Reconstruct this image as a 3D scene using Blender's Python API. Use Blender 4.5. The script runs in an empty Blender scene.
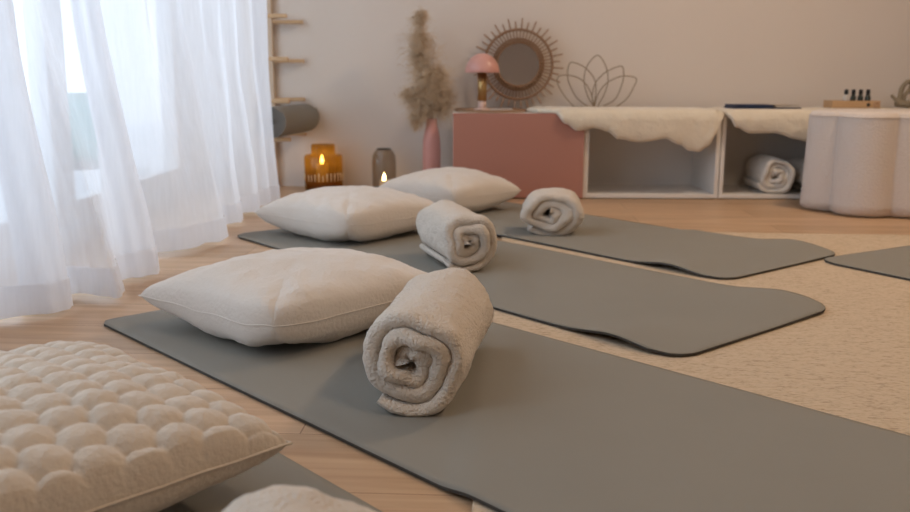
import bpy, bmesh, math, random
import numpy as np
from mathutils import Vector, Matrix, noise
PI = math.pi
random.seed(7)
S = bpy.context.scene
COL = S.collection

# ---------------------------------------------------------------- helpers
def link(name, me, mat=None, parent=None, loc=(0, 0, 0), rot=(0, 0, 0), smooth=True):
    o = bpy.data.objects.new(name, me)
    COL.objects.link(o)
    o.location = loc; o.rotation_euler = rot
    if parent: o.parent = parent
    if mat: me.materials.append(mat)
    if smooth:
        me.polygons.foreach_set('use_smooth', [True] * len(me.polygons))
    return o

def tag(o, label, cat, group=None):
    o['label'] = label; o['category'] = cat
    if group: o['group'] = group
    return o

def thing(name, label, cat, loc=(0, 0, 0), rz=0, group=None):
    o = bpy.data.objects.new(name, None); COL.objects.link(o)
    o.empty_display_size = .05
    o.location = loc; o.rotation_euler = (0, 0, rz)
    return tag(o, label, cat, group)

def mesh(vs, fs):
    me = bpy.data.meshes.new('m'); me.from_pydata([tuple(v) for v in vs], [], fs); me.update()
    bm = bmesh.new(); bm.from_mesh(me); bmesh.ops.recalc_face_normals(bm, faces=bm.faces); bm.to_mesh(me); bm.free()
    return me

def bm_mesh(bm):
    bmesh.ops.recalc_face_normals(bm, faces=bm.faces)
    me = bpy.data.meshes.new('m'); bm.to_mesh(me); bm.free(); return me

def add_box(bm, x0, x1, y0, y1, z0, z1, bev=0):
    r = bmesh.ops.create_cube(bm, size=1)
    bmesh.ops.scale(bm, vec=(x1 - x0, y1 - y0, z1 - z0), verts=r['verts'])
    bmesh.ops.translate(bm, vec=((x0 + x1) / 2, (y0 + y1) / 2, (z0 + z1) / 2), verts=r['verts'])
    if bev:
        es = list({e for v in r['verts'] for e in v.link_edges})
        bmesh.ops.bevel(bm, geom=es, offset=bev, segments=2, affect='EDGES', profile=.5)

def box(x0, x1, y0, y1, z0, z1, bev=0):
    bm = bmesh.new(); add_box(bm, x0, x1, y0, y1, z0, z1, bev); return bm_mesh(bm)

def lathe(prof, n=40, closed=False):
    vs = []; fs = []
    for r, z in prof:
        for k in range(n):
            a = 2 * PI * k / n; vs.append((r * math.cos(a), r * math.sin(a), z))
    m = len(prof)
    for i in range(m if closed else m - 1):
        j = (i + 1) % m
        for k in range(n):
            l = (k + 1) % n
            fs.append((i * n + k, i * n + l, j * n + l, j * n + k))
    me = mesh(vs, fs)
    bm = bmesh.new(); bm.from_mesh(me); bmesh.ops.remove_doubles(bm, verts=bm.verts, dist=1e-5)
    return bm_mesh(bm)

def tube_into(vs, fs, pts, rad, n=8, closed=False):
    pts = [Vector(p) for p in pts]; m = len(pts); base = len(vs)
    up = None
    for i, p in enumerate(pts):
        if closed: t = pts[(i + 1) % m] - pts[i - 1]
        else: t = pts[min(i + 1, m - 1)] - pts[max(i - 1, 0)]
        t.normalize()
        if up is None:
            up = Vector((0, 0, 1)) if abs(t.z) < .9 else Vector((1, 0, 0))
        a = up - t * up.dot(t); a.normalize(); up = a; b = t.cross(a)
        r = rad[i] if isinstance(rad, (list, tuple)) else rad
        for k in range(n):
            c = 2 * PI * k / n; vs.append(p + (a * math.cos(c) + b * math.sin(c)) * r)
    for i in range(m if closed else m - 1):
        j = (i + 1) % m
        for k in range(n):
            l = (k + 1) % n
            fs.append((base + i * n + k, base + i * n + l, base + j * n + l, base + j * n + k))
    if not closed:
        fs.append(tuple(base + k for k in range(n))[::-1])
        fs.append(tuple(base + (m - 1) * n + k for k in range(n)))

def tube(pts, rad, n=8, closed=False):
    vs = []; fs = []; tube_into(vs, fs, pts, rad, n, closed); return mesh(vs, fs)

def spline(pts, per=8):
    P = [Vector(p) for p in pts]; out = []
    P = [P[0] * 2 - P[1]] + P + [P[-1] * 2 - P[-2]]
    for i in range(1, len(P) - 2):
        a, b, c, d = P[i - 1:i + 3]
        for k in range(per):
            t = k / per
            out.append(.5 * ((2 * b) + (c - a) * t + (2 * a - 5 * b + 4 * c - d) * t * t + (3 * b - a - 3 * c + d) * t ** 3))
    out.append(P[-2]); return out

def sm(a, b, x):
    t = min(1, max(0, (x - a) / (b - a))); return t * t * (3 - 2 * t)

def nz(x, y, z=0): return noise.noise(Vector((x, y, z)))
def lerp_pts(tab, x):
    if x <= tab[0][0]: return tab[0][1]
    for (a, p), (b, q) in zip(tab, tab[1:]):
        if x <= b:
            t = (x - a) / (b - a); t = t * t * (3 - 2 * t); return p + (q - p) * t
    return tab[-1][1]

# ---------------------------------------------------------------- materials
def mat(name, col, rough=.6, bump=0, scale=200, sheen=0, metal=0, var=0, vscale=6, spec=.3, trans=0, emis=None, estr=0, stretch=(1, 1, 1), detail=3, ior=1.45, bdist=.004):
    m = bpy.data.materials.new(name); m.use_nodes = True
    nt = m.node_tree; b = nt.nodes['Principled BSDF']
    b.inputs['Base Color'].default_value = (*col, 1); b.inputs['Roughness'].default_value = rough
    b.inputs['Metallic'].default_value = metal; b.inputs['Specular IOR Level'].default_value = spec
    b.inputs['IOR'].default_value = ior
    if sheen:
        b.inputs['Sheen Weight'].default_value = sheen; b.inputs['Sheen Roughness'].default_value = .5
    if trans: b.inputs['Transmission Weight'].default_value = trans
    if emis:
        b.inputs['Emission Color'].default_value = (*emis, 1); b.inputs['Emission Strength'].default_value = estr
    tc = nt.nodes.new('ShaderNodeTexCoord'); mp = nt.nodes.new('ShaderNodeMapping')
    mp.inputs['Scale'].default_value = stretch
    nt.links.new(tc.outputs['Object'], mp.inputs['Vector'])
    if bump:
        n = nt.nodes.new('ShaderNodeTexNoise'); n.inputs['Scale'].default_value = scale; n.inputs['Detail'].default_value = detail
        bp = nt.nodes.new('ShaderNodeBump'); bp.inputs['Strength'].default_value = bump; bp.inputs['Distance'].default_value = bdist
        nt.links.new(mp.outputs[0], n.inputs['Vector']); nt.links.new(n.outputs['Fac'], bp.inputs['Height']); nt.links.new(bp.outputs[0], b.inputs['Normal'])
    if var:
        n = nt.nodes.new('ShaderNodeTexNoise'); n.inputs['Scale'].default_value = vscale; n.inputs['Detail'].default_value = 4
        r = nt.nodes.new('ShaderNodeMixRGB'); r.inputs[1].default_value = (*[c * (1 - var) for c in col], 1); r.inputs[2].default_value = (*[min(1, c * (1 + var)) for c in col], 1)
        nt.links.new(mp.outputs[0], n.inputs['Vector']); nt.links.new(n.outputs['Fac'], r.inputs[0]); nt.links.new(r.outputs[0], b.inputs['Base Color'])
    return m

def wood_floor():
    m = bpy.data.materials.new('oak floor'); m.use_nodes = True; nt = m.node_tree; b = nt.nodes['Principled BSDF']; L = nt.links.new
    tc = nt.nodes.new('ShaderNodeTexCoord'); mp = nt.nodes.new('ShaderNodeMapping'); L(tc.outputs['Object'], mp.inputs['Vector'])
    mp.inputs['Rotation'].default_value = (0, 0, math.radians(3)); mp.inputs['Location'].default_value = (.3, .07, 0)
    br = nt.nodes.new('ShaderNodeTexBrick'); L(mp.outputs[0], br.inputs['Vector'])
    br.inputs['Scale'].default_value = 1; br.inputs['Brick Width'].default_value = 1.3; br.inputs['Row Height'].default_value = .19
    br.inputs['Mortar Size'].default_value = .0012; br.inputs['Mortar Smooth'].default_value = .3; br.offset = .37
    br.inputs['Color1'].default_value = (.57, .395, .255, 1); br.inputs['Color2'].default_value = (.475, .32, .195, 1); br.inputs['Mortar'].default_value = (.26, .15, .08, 1)
    mp2 = nt.nodes.new('ShaderNodeMapping'); L(mp.outputs[0], mp2.inputs['Vector']); mp2.inputs['Scale'].default_value = (1.2, 16, 1)
    n = nt.nodes.new('ShaderNodeTexNoise'); n.inputs['Scale'].default_value = 2.5; n.inputs['Detail'].default_value = 8; n.inputs['Distortion'].default_value = .6; L(mp2.outputs[0], n.inputs['Vector'])
    rp = nt.nodes.new('ShaderNodeValToRGB'); rp.color_ramp.elements[0].position = .3; rp.color_ramp.elements[0].color = (.78, .72, .66, 1)
    rp.color_ramp.elements[1].position = .7; rp.color_ramp.elements[1].color = (1.08, 1.06, 1.03, 1); L(n.outputs['Fac'], rp.inputs[0])
    mx = nt.nodes.new('ShaderNodeMixRGB'); mx.blend_type = 'MULTIPLY'; mx.inputs[0].default_value = 1; L(br.outputs['Color'], mx.inputs[1]); L(rp.outputs[0], mx.inputs[2])
    L(mx.outputs[0], b.inputs['Base Color']); b.inputs['Roughness'].default_value = .42; b.inputs['Specular IOR Level'].default_value = .35
    bp = nt.nodes.new('ShaderNodeBump'); bp.inputs['Strength'].default_value = .15; bp.inputs['Distance'].default_value = .002; L(n.outputs['Fac'], bp.inputs['Height']); L(bp.outputs[0], b.inputs['Normal'])
    return m

def rug_mat():
    m = bpy.data.materials.new('woven rug'); m.use_nodes = True; nt = m.node_tree; b = nt.nodes['Principled BSDF']; L = nt.links.new
    tc = nt.nodes.new('ShaderNodeTexCoord'); mp = nt.nodes.new('ShaderNodeMapping'); L(tc.outputs['Object'], mp.inputs['Vector']); mp.inputs['Scale'].default_value = (1, 2.4, 1)
    n = nt.nodes.new('ShaderNodeTexNoise'); n.inputs['Scale'].default_value = 110; n.inputs['Detail'].default_value = 3; L(mp.outputs[0], n.inputs['Vector'])
    n2 = nt.nodes.new('ShaderNodeTexNoise'); n2.inputs['Scale'].default_value = 34; n2.inputs['Detail'].default_value = 5; L(mp.outputs[0], n2.inputs['Vector'])
    rp = nt.nodes.new('ShaderNodeValToRGB'); e = rp.color_ramp.elements
    e[0].position = .36; e[0].color = (.42, .32, .225, 1); e[1].position = .56; e[1].color = (.61, .49, .36, 1)
    x = e.new(.46); x.color = (.56, .445, .32, 1)
    a = nt.nodes.new('ShaderNodeMath'); a.operation = 'MULTIPLY_ADD'; L(n2.outputs['Fac'], a.inputs[0]); a.inputs[1].default_value = .4
    a2 = nt.nodes.new('ShaderNodeMath'); a2.operation = 'MULTIPLY'; L(n.outputs['Fac'], a2.inputs[0]); a2.inputs[1].default_value = .6; L(a2.outputs[0], a.inputs[2])
    L(a.outputs[0], rp.inputs[0]); L(rp.outputs[0], b.inputs['Base Color']); b.inputs['Roughness'].default_value = .95; b.inputs['Specular IOR Level'].default_value = .1
    w = nt.nodes.new('ShaderNodeTexWave'); w.bands_direction = 'Y'; w.inputs['Scale'].default_value = 38; w.inputs['Distortion'].default_value = 2; w.inputs['Detail'].default_value = 2; L(tc.outputs['Object'], w.inputs['Vector'])
    ad = nt.nodes.new('ShaderNodeMath'); L(w.outputs['Fac'], ad.inputs[0]); L(n.outputs['Fac'], ad.inputs[1])
    bp = nt.nodes.new('ShaderNodeBump'); bp.inputs['Strength'].default_value = .5; bp.inputs['Distance'].default_value = .003; L(ad.outputs[0], bp.inputs['Height']); L(bp.outputs[0], b.inputs['Normal'])
    return m

def sheer_mat(name, tr):
    m = bpy.data.materials.new(name); m.use_nodes = True; nt = m.node_tree; L = nt.links.new
    for n in list(nt.nodes): nt.nodes.remove(n)
    out = nt.nodes.new('ShaderNodeOutputMaterial')
    d = nt.nodes.new('ShaderNodeBsdfDiffuse'); d.inputs[0].default_value = (.86, .86, .88, 1)
    t = nt.nodes.new('ShaderNodeBsdfTranslucent'); t.inputs[0].default_value = (.90, .92, .96, 1)
    x = nt.nodes.new('ShaderNodeBsdfTransparent'); x.inputs[0].default_value = (1, 1, 1, 1)
    m1 = nt.nodes.new('ShaderNodeMixShader'); m1.inputs[0].default_value = .55; L(d.outputs[0], m1.inputs[1]); L(t.outputs[0], m1.inputs[2])
    # fine thread pattern so the weave lets light through between threads
    tc = nt.nodes.new('ShaderNodeTexCoord'); mp = nt.nodes.new('ShaderNodeMapping'); mp.inputs['Scale'].default_value = (1, 1, .12); L(tc.outputs['Object'], mp.inputs['Vector'])
    n = nt.nodes.new('ShaderNodeTexNoise'); n.inputs['Scale'].default_value = 90; n.inputs['Detail'].default_value = 2; L(mp.outputs[0], n.inputs['Vector'])
    a = nt.nodes.new('ShaderNodeMath'); a.operation = 'MULTIPLY_ADD'; L(n.outputs['Fac'], a.inputs[0]); a.inputs[1].default_value = .12; a.inputs[2].default_value = tr - .06
    m2 = nt.nodes.new('ShaderNodeMixShader'); L(a.outputs[0], m2.inputs[0]); L(m1.outputs[0], m2.inputs[1]); L(x.outputs[0], m2.inputs[2])
    L(m2.outputs[0], out.inputs[0]); return m

def glass_mat(name, col, rough=.02, tint=None):
    m = bpy.data.materials.new(name); m.use_nodes = True; nt = m.node_tree; L = nt.links.new
    for n in list(nt.nodes): nt.nodes.remove(n)
    out = nt.nodes.new('ShaderNodeOutputMaterial'); g = nt.nodes.new('ShaderNodeBsdfGlossy'); g.inputs['Roughness'].default_value = rough + .03
    x = nt.nodes.new('ShaderNodeBsdfTransparent'); x.inputs[0].default_value = (*col, 1)
    lw = nt.nodes.new('ShaderNodeLayerWeight'); f = nt.nodes.new('ShaderNodeMath'); f.operation = 'MULTIPLY_ADD'; pw = nt.nodes.new('ShaderNodeMath'); pw.operation = 'POWER'; pw.inputs[1].default_value = 4; L(lw.outputs['Facing'], pw.inputs[0]); L(pw.outputs[0], f.inputs[0]); f.inputs[1].default_value = .6; f.inputs[2].default_value = .04
    mx = nt.nodes.new('ShaderNodeMixShader'); L(f.outputs[0], mx.inputs[0]); L(x.outputs[0], mx.inputs[1]); L(g.outputs[0], mx.inputs[2]); last = mx
    if tint:
        t = nt.nodes.new('ShaderNodeBsdfTranslucent'); t.inputs[0].default_value = (*tint, 1); m3 = nt.nodes.new('ShaderNodeMixShader'); m3.inputs[0].default_value = .3
        L(mx.outputs[0], m3.inputs[1]); L(t.outputs[0], m3.inputs[2]); last = m3
    L(last.outputs[0], out.inputs[0]); return m

M = dict(
    wall=mat('warm white plaster', (.70, .635, .575), .9, .06, 60, spec=.1),
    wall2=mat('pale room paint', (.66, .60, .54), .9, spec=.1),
    ceil=mat('ceiling paint', (.78, .75, .71), .9, spec=.1),
    floor=wood_floor(), rug=rug_mat(),
    yoga=mat('grey green foam', (.250, .237, .206), .78, .12, 500, var=.05, vscale=5, spec=.25),
    yogaroll=mat('grey foam roll', (.22, .21, .19), .8, .1, 400, spec=.2),
    yogadark=mat('dark foam underside', (.075, .07, .062), .8, spec=.2),
    plush=mat('off white plush', (.69, .63, .565), .95, .55, 140, sheen=.35, spec=.05, detail=6, var=.04, vscale=18),
    bubble=mat('cream bubble plush', (.60, .525, .44), .95, .5, 150, sheen=.35, spec=.05, detail=6, var=.04, vscale=20),
    towel=mat('beige terry', (.69, .61, .52), .97, 1.0, 200, sheen=.3, spec=.03, detail=3, bdist=.007, var=.05, vscale=30),
    towelw=mat('white terry', (.74, .70, .64), .97, .8, 300, sheen=.3, spec=.03, detail=4),
    fur=mat('cream sheepskin', (.74, .66, .53), .97, .9, 90, sheen=.4, spec=.03, detail=8, var=.05, vscale=25),
    boucle=mat('boucle', (.70, .62, .56), .97, .8, 130, sheen=.3, spec=.03, detail=4, bdist=.006),
    white=mat('white laminate', (.74, .71, .67), .5, spec=.35),
    pinkdoor=mat('dusty pink lacquer', (.43, .205, .158), .55, var=.02, spec=.3),
    pinkglaze=mat('pink ceramic', (.60, .29, .25), .35, spec=.5),
    pinklamp=mat('pale pink enamel', (.64, .34, .29), .3, spec=.5),
    pinkpale=mat('pale pink base', (.70, .52, .45), .4, spec=.4),
    brass=mat('brass', (.50, .33, .14), .35, metal=.85, spec=.5),
    oak=mat('light wood', (.52, .34, .19), .55, .1, 12, var=.15, vscale=9, stretch=(1, 6, 6)),
    palewood=mat('pale beige wood', (.62, .50, .38), .6, var=.08, vscale=9),
    plywood=mat('plywood tray', (.45, .28, .17), .55, var=.12, vscale=14),
    rattan=mat('rattan', (.29, .175, .105), .6, .4, 120, var=.2, vscale=30),
    rattanl=mat('pale rattan', (.40, .27, .185), .65, var=.15, vscale=40),
    mirror=mat('mirror glass', (.50, .47, .46), .12, metal=1, spec=.5),
    wire=mat('bronze wire', (.32, .25, .17), .45, metal=.5, spec=.4),
    pampas=mat('dried pampas', (.66, .52, .365), .95, var=.2, vscale=60, spec=.05),
    stem=mat('dry stem', (.42, .31, .18), .8),
    navy=mat('navy cover', (.035, .05, .10), .6), tan=mat('tan cover', (.42, .33, .24), .7), paper=mat('page block', (.72, .67, .58), .8),
    black=mat('black cap', (.012, .012, .013), .4), darkglass=mat('dark bottle glass', (.035, .04, .03), .15, spec=.5), whiteglass=mat('white bottle', (.62, .60, .57), .35),
    drift=mat('grey driftwood', (.27, .225, .16), .85, .8, 60, var=.25, vscale=25), stone=mat('white stone', (.62, .59, .56), .7, .3, 60),
    darkmetal=mat('dark metal', (.06, .055, .05), .4, metal=.7), wax=mat('candle wax', (.75, .66, .52), .5, emis=(1, .6, .25), estr=.25),
    flame=mat('flame', (1, .8, .45), .5, emis=(1, .72, .36), estr=38),
    amber=glass_mat('amber glass', (.90, .73, .36), .05, (.62, .40, .09)), smoke=glass_mat('smoked glass', (.84, .81, .77), .03), pane=glass_mat('window pane', (.97, .985, .98), .0),
    marks=mat('pale raised glass marks', (.70, .58, .38), .35, spec=.5), ambers=mat('amber base liquid', (.23, .10, .03), .3, spec=.5),
    frame=mat('white window frame', (.78, .79, .80), .4), terr=mat('white terrace', (.80, .82, .84), .8),
    turq=mat('turquoise panel', (.03, .24, .215), .5), rock=mat('grey rock', (.20, .19, .18), .9, .5, 20, var=.2),
    sheer=sheer_mat('sheer white voile', .22), sheerthin=sheer_mat('single layer voile', .28), hem=sheer_mat('sheer hem voile', .10),
    thread=mat('seam thread', (.72, .66, .58), .95), metal=mat('silver', (.6, .6, .6), .3, metal=1),
)

def struct(name, me, m, smooth=False, parent=None):
    o = link(name, me, m, parent, smooth=smooth)
    if not parent: o['kind'] = 'structure'
    return o

# ---------------------------------------------------------------- room shell
XL, XR, YB, YF, ZC = -1.22, 3.4, 4.47, -2.2, 2.5
struct('floor', box(XL - .02, XR, YF, YB, -.05, 0), M['floor'])
struct('wall_back', box(XL - .12, XR + .1, YB, YB + .1, -.05, ZC), M['wall'])
struct('wall_right', box(XR, XR + .1, YF - .1, YB, -.05, ZC), M['wall2'])
struct('wall_rear', box(XL - .12, XR, YF - .1, YF, -.05, ZC), M['wall2'])
struct('ceiling', box(XL - .12, XR + .1, YF - .1, YB + .1, ZC, ZC + .1), M['ceil'])
W0, W1, WZ0, WZ1 = .3, 4.12, .05, 2.25
bm = bmesh.new()
add_box(bm, XL - .12, XL, YF, W0, -.05, ZC); add_box(bm, XL - .12, XL, W1, YB, -.05, ZC)
add_box(bm, XL - .12, XL, W0, W1, WZ1, ZC); add_box(bm, XL - .12, XL, W0, W1, -.05, WZ0)
struct('wall_left', bm_mesh(bm), M['frame'])
bm = bmesh.new()
xa, xb = XL - .09, XL - .03
ys = [W0, 1.58, 2.86, W1]
for a, b in zip(ys, ys[1:]):
    for y0, y1 in ((a, a + .07), (b - .07, b)): add_box(bm, xa, xb, y0, y1, WZ0, WZ1, .004)
    add_box(bm, xa, xb, a + .07, b - .07, WZ0, WZ0 + .08, .004); add_box(bm, xa, xb, a + .07, b - .07, WZ1 - .08, WZ1, .004)
wf = struct('window_1', bm_mesh(bm), M['frame'])
for a, b in zip(ys, ys[1:]):
    link('glass_pane', box(XL - .064, XL - .058, a + .065, b - .065, WZ0 + .075, WZ1 - .075), M['pane'], wf, smooth=False)
# outside
struct('ground', box(-9, XL - .12, -4, 12, -.12, -.06), M['terr'])
p = tag(link('garden_screen', box(-.18, .18, -.012, .012, 0, .385, .004), M['turq'], loc=(-1.93, 4.62, .07), rot=(0, 0, math.radians(24))),
        'turquoise panel standing outside, seen faintly through the sheer curtain', 'screen')
p = tag(link('garden_ledge', box(-.34, .34, -.07, .09, 0, .13, .008), M['terr'], loc=(-1.93, 4.60, -.06), rot=(0, 0, math.radians(24))),
        'low white ledge outside the window carrying the turquoise panel', 'ledge')
for k in range(7):
    bm = bmesh.new(); bmesh.ops.create_icosphere(bm, subdivisions=2, radius=1)
    for v in bm.verts:
        v.co *= 1 + .25 * nz(v.co.x * 1.3 + k * 7, v.co.y * 1.3, v.co.z * 1.3)
        v.co.x *= .032; v.co.y *= .026; v.co.z *= .026
    d = -.165 + k * .055; a = math.radians(24)
    r = tag(link('rock', bm_mesh(bm), M['rock'], loc=(-1.93 + d * math.cos(a) + .045 * math.sin(a), 4.60 + d * math.sin(a) - .045 * math.cos(a), .092), rot=(0, 0, k)),
            'small grey rock in the row in front of the turquoise panel outside', 'rock', 'rocks on the outside ledge')

# ---------------------------------------------------------------- rug
RUG = (.17, 3.14)   # back-left corner
ra = math.radians(-4)
def rug_local(x, y):
    dx, dy = x - RUG[0], y - RUG[1]; return dx * math.cos(ra) + dy * math.sin(ra), -dx * math.sin(ra) + dy * math.cos(ra)
RT = .006
tag(link('area_rug', box(0, 3.2, -3.3, 0, 0, RT, .002), M['rug'], loc=(RUG[0], RUG[1], .0005), rot=(0, 0, ra), smooth=False),
    'large flat woven beige rug with brown flecks lying on the wooden floor', 'rug')
def ground_z(x, y):
    lx, ly = rug_local(x, y)
    return (RT + .0008) * sm(-.05, .0, lx) * (1 - sm(0, .05, ly)) + .0007

# ---------------------------------------------------------------- yoga mats
def yoga_mat(x, y, deg, label, L=1.83, W=.61, curls=(), corner=.05, T=.005):
    a = math.radians(deg); NX, NY = 150, 44
    ca, sa = math.cos(a), math.sin(a)
    vs = []; fs = []
    def pos(i, j):
        s, t = i / NX * L, j / NY * W
        # round corners: pull in the ends of each lengthwise row
        e = min(t, W - t)
        inset = corner - math.sqrt(max(0, corner ** 2 - (corner - e) ** 2)) if e < corner else 0
        s = inset + s * (L - 2 * inset) / L
        return s, t
    for side in (0, 1):
        for i in range(NX + 1):
            for j in range(NY + 1):
                s, t = pos(i, j); wx, wy = x + s * ca - t * sa, y + s * sa + t * ca
                z = ground_z(wx, wy)
                for (s0, w, h, tside) in curls:
                    k = h * math.exp(-((s - s0) / w) ** 2)
                    if tside == 0: k *= (1 - sm(0, .28, t))
                    elif tside == 1: k *= sm(W - .3, W, t)
                    elif tside == 2: k *= 1
                    z += k
                z += .0006 * (1 + nz(wx * 5, wy * 5))
                if side: z += T
                vs.append((wx - x, wy - y, z))
    n = (NX + 1) * (NY + 1); idx = lambda sd, i, j: sd * n + i * (NY + 1) + j
    for i in range(NX):
        for j in range(NY):
            fs.append((idx(1, i, j), idx(1, i + 1, j), idx(1, i + 1, j + 1), idx(1, i, j + 1)))
            fs.append((idx(0, i, j), idx(0, i, j + 1), idx(0, i + 1, j + 1), idx(0, i + 1, j)))
    for i in range(NX):
        fs.append((idx(0, i, 0), idx(0, i + 1, 0), idx(1, i + 1, 0), idx(1, i, 0)))
        fs.append((idx(0, i, NY), idx(1, i, NY), idx(1, i + 1, NY), idx(0, i + 1, NY)))
    for j in range(NY):
        fs.append((idx(0, 0, j), idx(1, 0, j), idx(1, 0, j + 1), idx(0, 0, j + 1)))
        fs.append((idx(0, NX, j), idx(0, NX, j + 1), idx(1, NX, j + 1), idx(1, NX, j)))
    me = mesh(vs, fs)
    o = link('yoga_mat', me, M['yoga'], loc=(x, y, 0), smooth=False)
    me.materials.append(M['yogadark'])
    nt = NX * NY * 2
    for p in me.polygons[:nt]: p.use_smooth = True
    for k, p in enumerate(me.polygons):
        if (k < nt and k % 2 == 1) or k >= nt: p.material_index = 1
    return tag(o, label, 'yoga mat')
YM = 'yoga mats laid out for the class'
yoga_mat(-.7795, 1.8888, -46.5, 'long grey green yoga mat under the big fluffy cushion and the largest towel roll', corner=.03)
yoga_mat(-.7673, 3.0042, -49.6, 'second grey yoga mat, ending on the rug with a slightly curled corner', curls=((1.67, .085, .013, 0), (1.70, .10, .016, 1)), corner=.07)
yoga_mat(-.4394 + .14 * .628, 3.7144 - .14 * .778, -51.1, 'farthest grey yoga mat, closest to the white cabinets', L=1.69, curls=((1.50, .085, .014, 0), (1.53, .10, .018, 1)), corner=.07)
yoga_mat(1.055, 2.575, -60, 'grey yoga mat at the right edge, only its rounded left corner in view', corner=.07)
yoga_mat(-.45 - .61 * .737, 1.41 - .61 * .676, -47.5, 'grey yoga mat in the near left corner beneath the bubble textured cushion', corner=.03)

# ---------------------------------------------------------------- cushions
def rcor(s, t, fat, n=4.2):
    a, b = max(s, 0), max(-t, 0)
    if not fat or a <= 0 or b <= 0: return 1
    return max(a, b) / (a ** n + b ** n) ** (1 / n)

def cushion(name, label, loc, deg, A, B, H, matl, N=90, bubble=0, sink=.5, droop=.02, pinch=.1, fat=1, seed=0):
    """square scatter cushion: seam plane z=0 in the middle, belly flattened where it rests"""
    half = []
    HB = H * .95; zs = -H * sink            # resting height below the seam plane
    for side in (1, -1):
        for i in range(N + 1):
            for j in range(N + 1):
                s = math.sin((i / N * 2 - 1) * PI / 2 * .98) / math.sin(PI / 2 * .98); t = math.sin((j / N * 2 - 1) * PI / 2 * .98) / math.sin(PI / 2 * .98)
                x = A / 2 * s * (1 - pinch * (1 - t * t) * abs(s) ** 3); y = B / 2 * t * (1 - pinch * (1 - s * s) * abs(t) ** 3)
                e = max(0, (1 - s * s)) * max(0, (1 - t * t)); qf = fat * max(0, -s * t) ** 1.3 if s > 0 else 0
                k_ = rcor(s, t, fat); x *= k_; y *= k_
                h = (H if side > 0 else HB) * e ** (.36 - .17 * qf) * (.93 + .1 * nz(s * 1.7 + seed, t * 1.7, side))
                rr = abs(s * t)
                # drooping corners, slightly sagging centre plane
                zc = -droop * (rr ** 2) + .004 * nz(s * 3 + seed, t * 3, 5)
                edge = 1 - max(abs(s), abs(t))
                # soft wrinkles radiating from corners
                h += (.0015 if bubble else .0035) * nz(x * 26 + seed, y * 26, side * 3) * min(1, edge * 8)
                h += .0015 * nz(x * 80 + seed, y * 80, side * 3) * min(1, edge * 12)
                # puckered seam
                h -= .004 * math.exp(-(edge / .02) ** 2) * (1 if edge > 0 else 0)
                if bubble and side > 0:
                    # staggered rows of soft domes
                    c = bubble; u, v = x / c, y / (c * 1.15)
                    best = 9
                    r0 = math.floor(v)
                    for rr_ in (r0, r0 + 1):
                        off = .5 * (rr_ % 2)
                        k = round(u - off)
                        dx, dy = u - off - k, (v - rr_) * .95
                        best = min(best, dx * dx + dy * dy)
                    dome = math.sqrt(max(0, 1 - best / .37)) 
                    h += .017 * dome * min(1, edge * 14 + .25) - .006
                h = max(h, 0)
                z = zc + side * h
                if side < 0:
                    z = max(z, zs + .0015 * (1 + nz(x * 9, y * 9)) * 0)
                half.append((x, y, z))
    n = (N + 1) ** 2; fs = []
    ix = lambda sd, i, j: sd * n + i * (N + 1) + j
    for i in range(N):
        for j in range(N):
            fs.append((ix(0, i, j), ix(0, i + 1, j), ix(0, i + 1, j + 1), ix(0, i, j + 1)))
            fs.append((ix(1, i, j), ix(1, i, j + 1), ix(1, i + 1, j + 1), ix(1, i + 1, j)))
    me = mesh(half, fs)
    bm = bmesh.new(); bm.from_mesh(me); bmesh.ops.remove_doubles(bm, verts=bm.verts, dist=.0004); me = bm_mesh(bm)
    z0 = min(v.co.z for v in me.vertices)
    o = link(name, me, matl, loc=(loc[0], loc[1], loc[2] - z0), rot=(0, 0, math.radians(deg)))
    # stitched seam round the edge
    ring = []
    K = 60
    for q in range(4):
        for k in range(K):
            w = k / K * 2 - 1
            s, t = ((w, -1), (1, w), (-w, 1), (-1, -w))[q]
            x = A / 2 * s * (1 - pinch * (1 - t * t) * abs(s) ** 3); y = B / 2 * t * (1 - pinch * (1 - s * s) * abs(t) ** 3)
            qf = fat * max(0, -s * t) ** 1.3 if s > 0 else 0
            k_ = rcor(s, t, fat); x *= k_; y *= k_
            ring.append((x * 1.002, y * 1.002, -droop * (s * t) ** 2 + .004 * nz(s * 3 + seed, t * 3, 5)))
    link('seam', tube(ring, .0012 if not bubble else .002, 6, True), matl, o)
    return tag(o, label, 'cushion')
cushion('cushion', 'big off white fluffy cushion on the nearest full mat, left of the largest towel roll', (-.336, 1.878, .0075), -41, .44, .50, .092, M['plush'], seed=3, droop=-.004, sink=.72, pinch=.08)
cushion('cushion', 'cream fluffy cushion on the second mat, beside the middle towel roll', (-.352, 3.035, .0075), -42, .47, .47, .096, M['plush'], seed=11, droop=-.004, sink=.72, pinch=.08)
cushion('cushion', 'pale cushion farthest back, in front of the pink cabinet door', (-.030, 3.61, .0075), -40, .43, .42, .098, M['plush'], seed=23, droop=-.004, sink=.75, pinch=.08)
cushion('bubble_cushion', 'cream plush cushion with honeycomb bubble texture in the near left corner', (-.575, 1.01, .0075), -43, .52, .54, .083, M['bubble'], N=230, bubble=.041, fat=0, seed=31, sink=.95, droop=-.004, pinch=.05)

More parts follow.
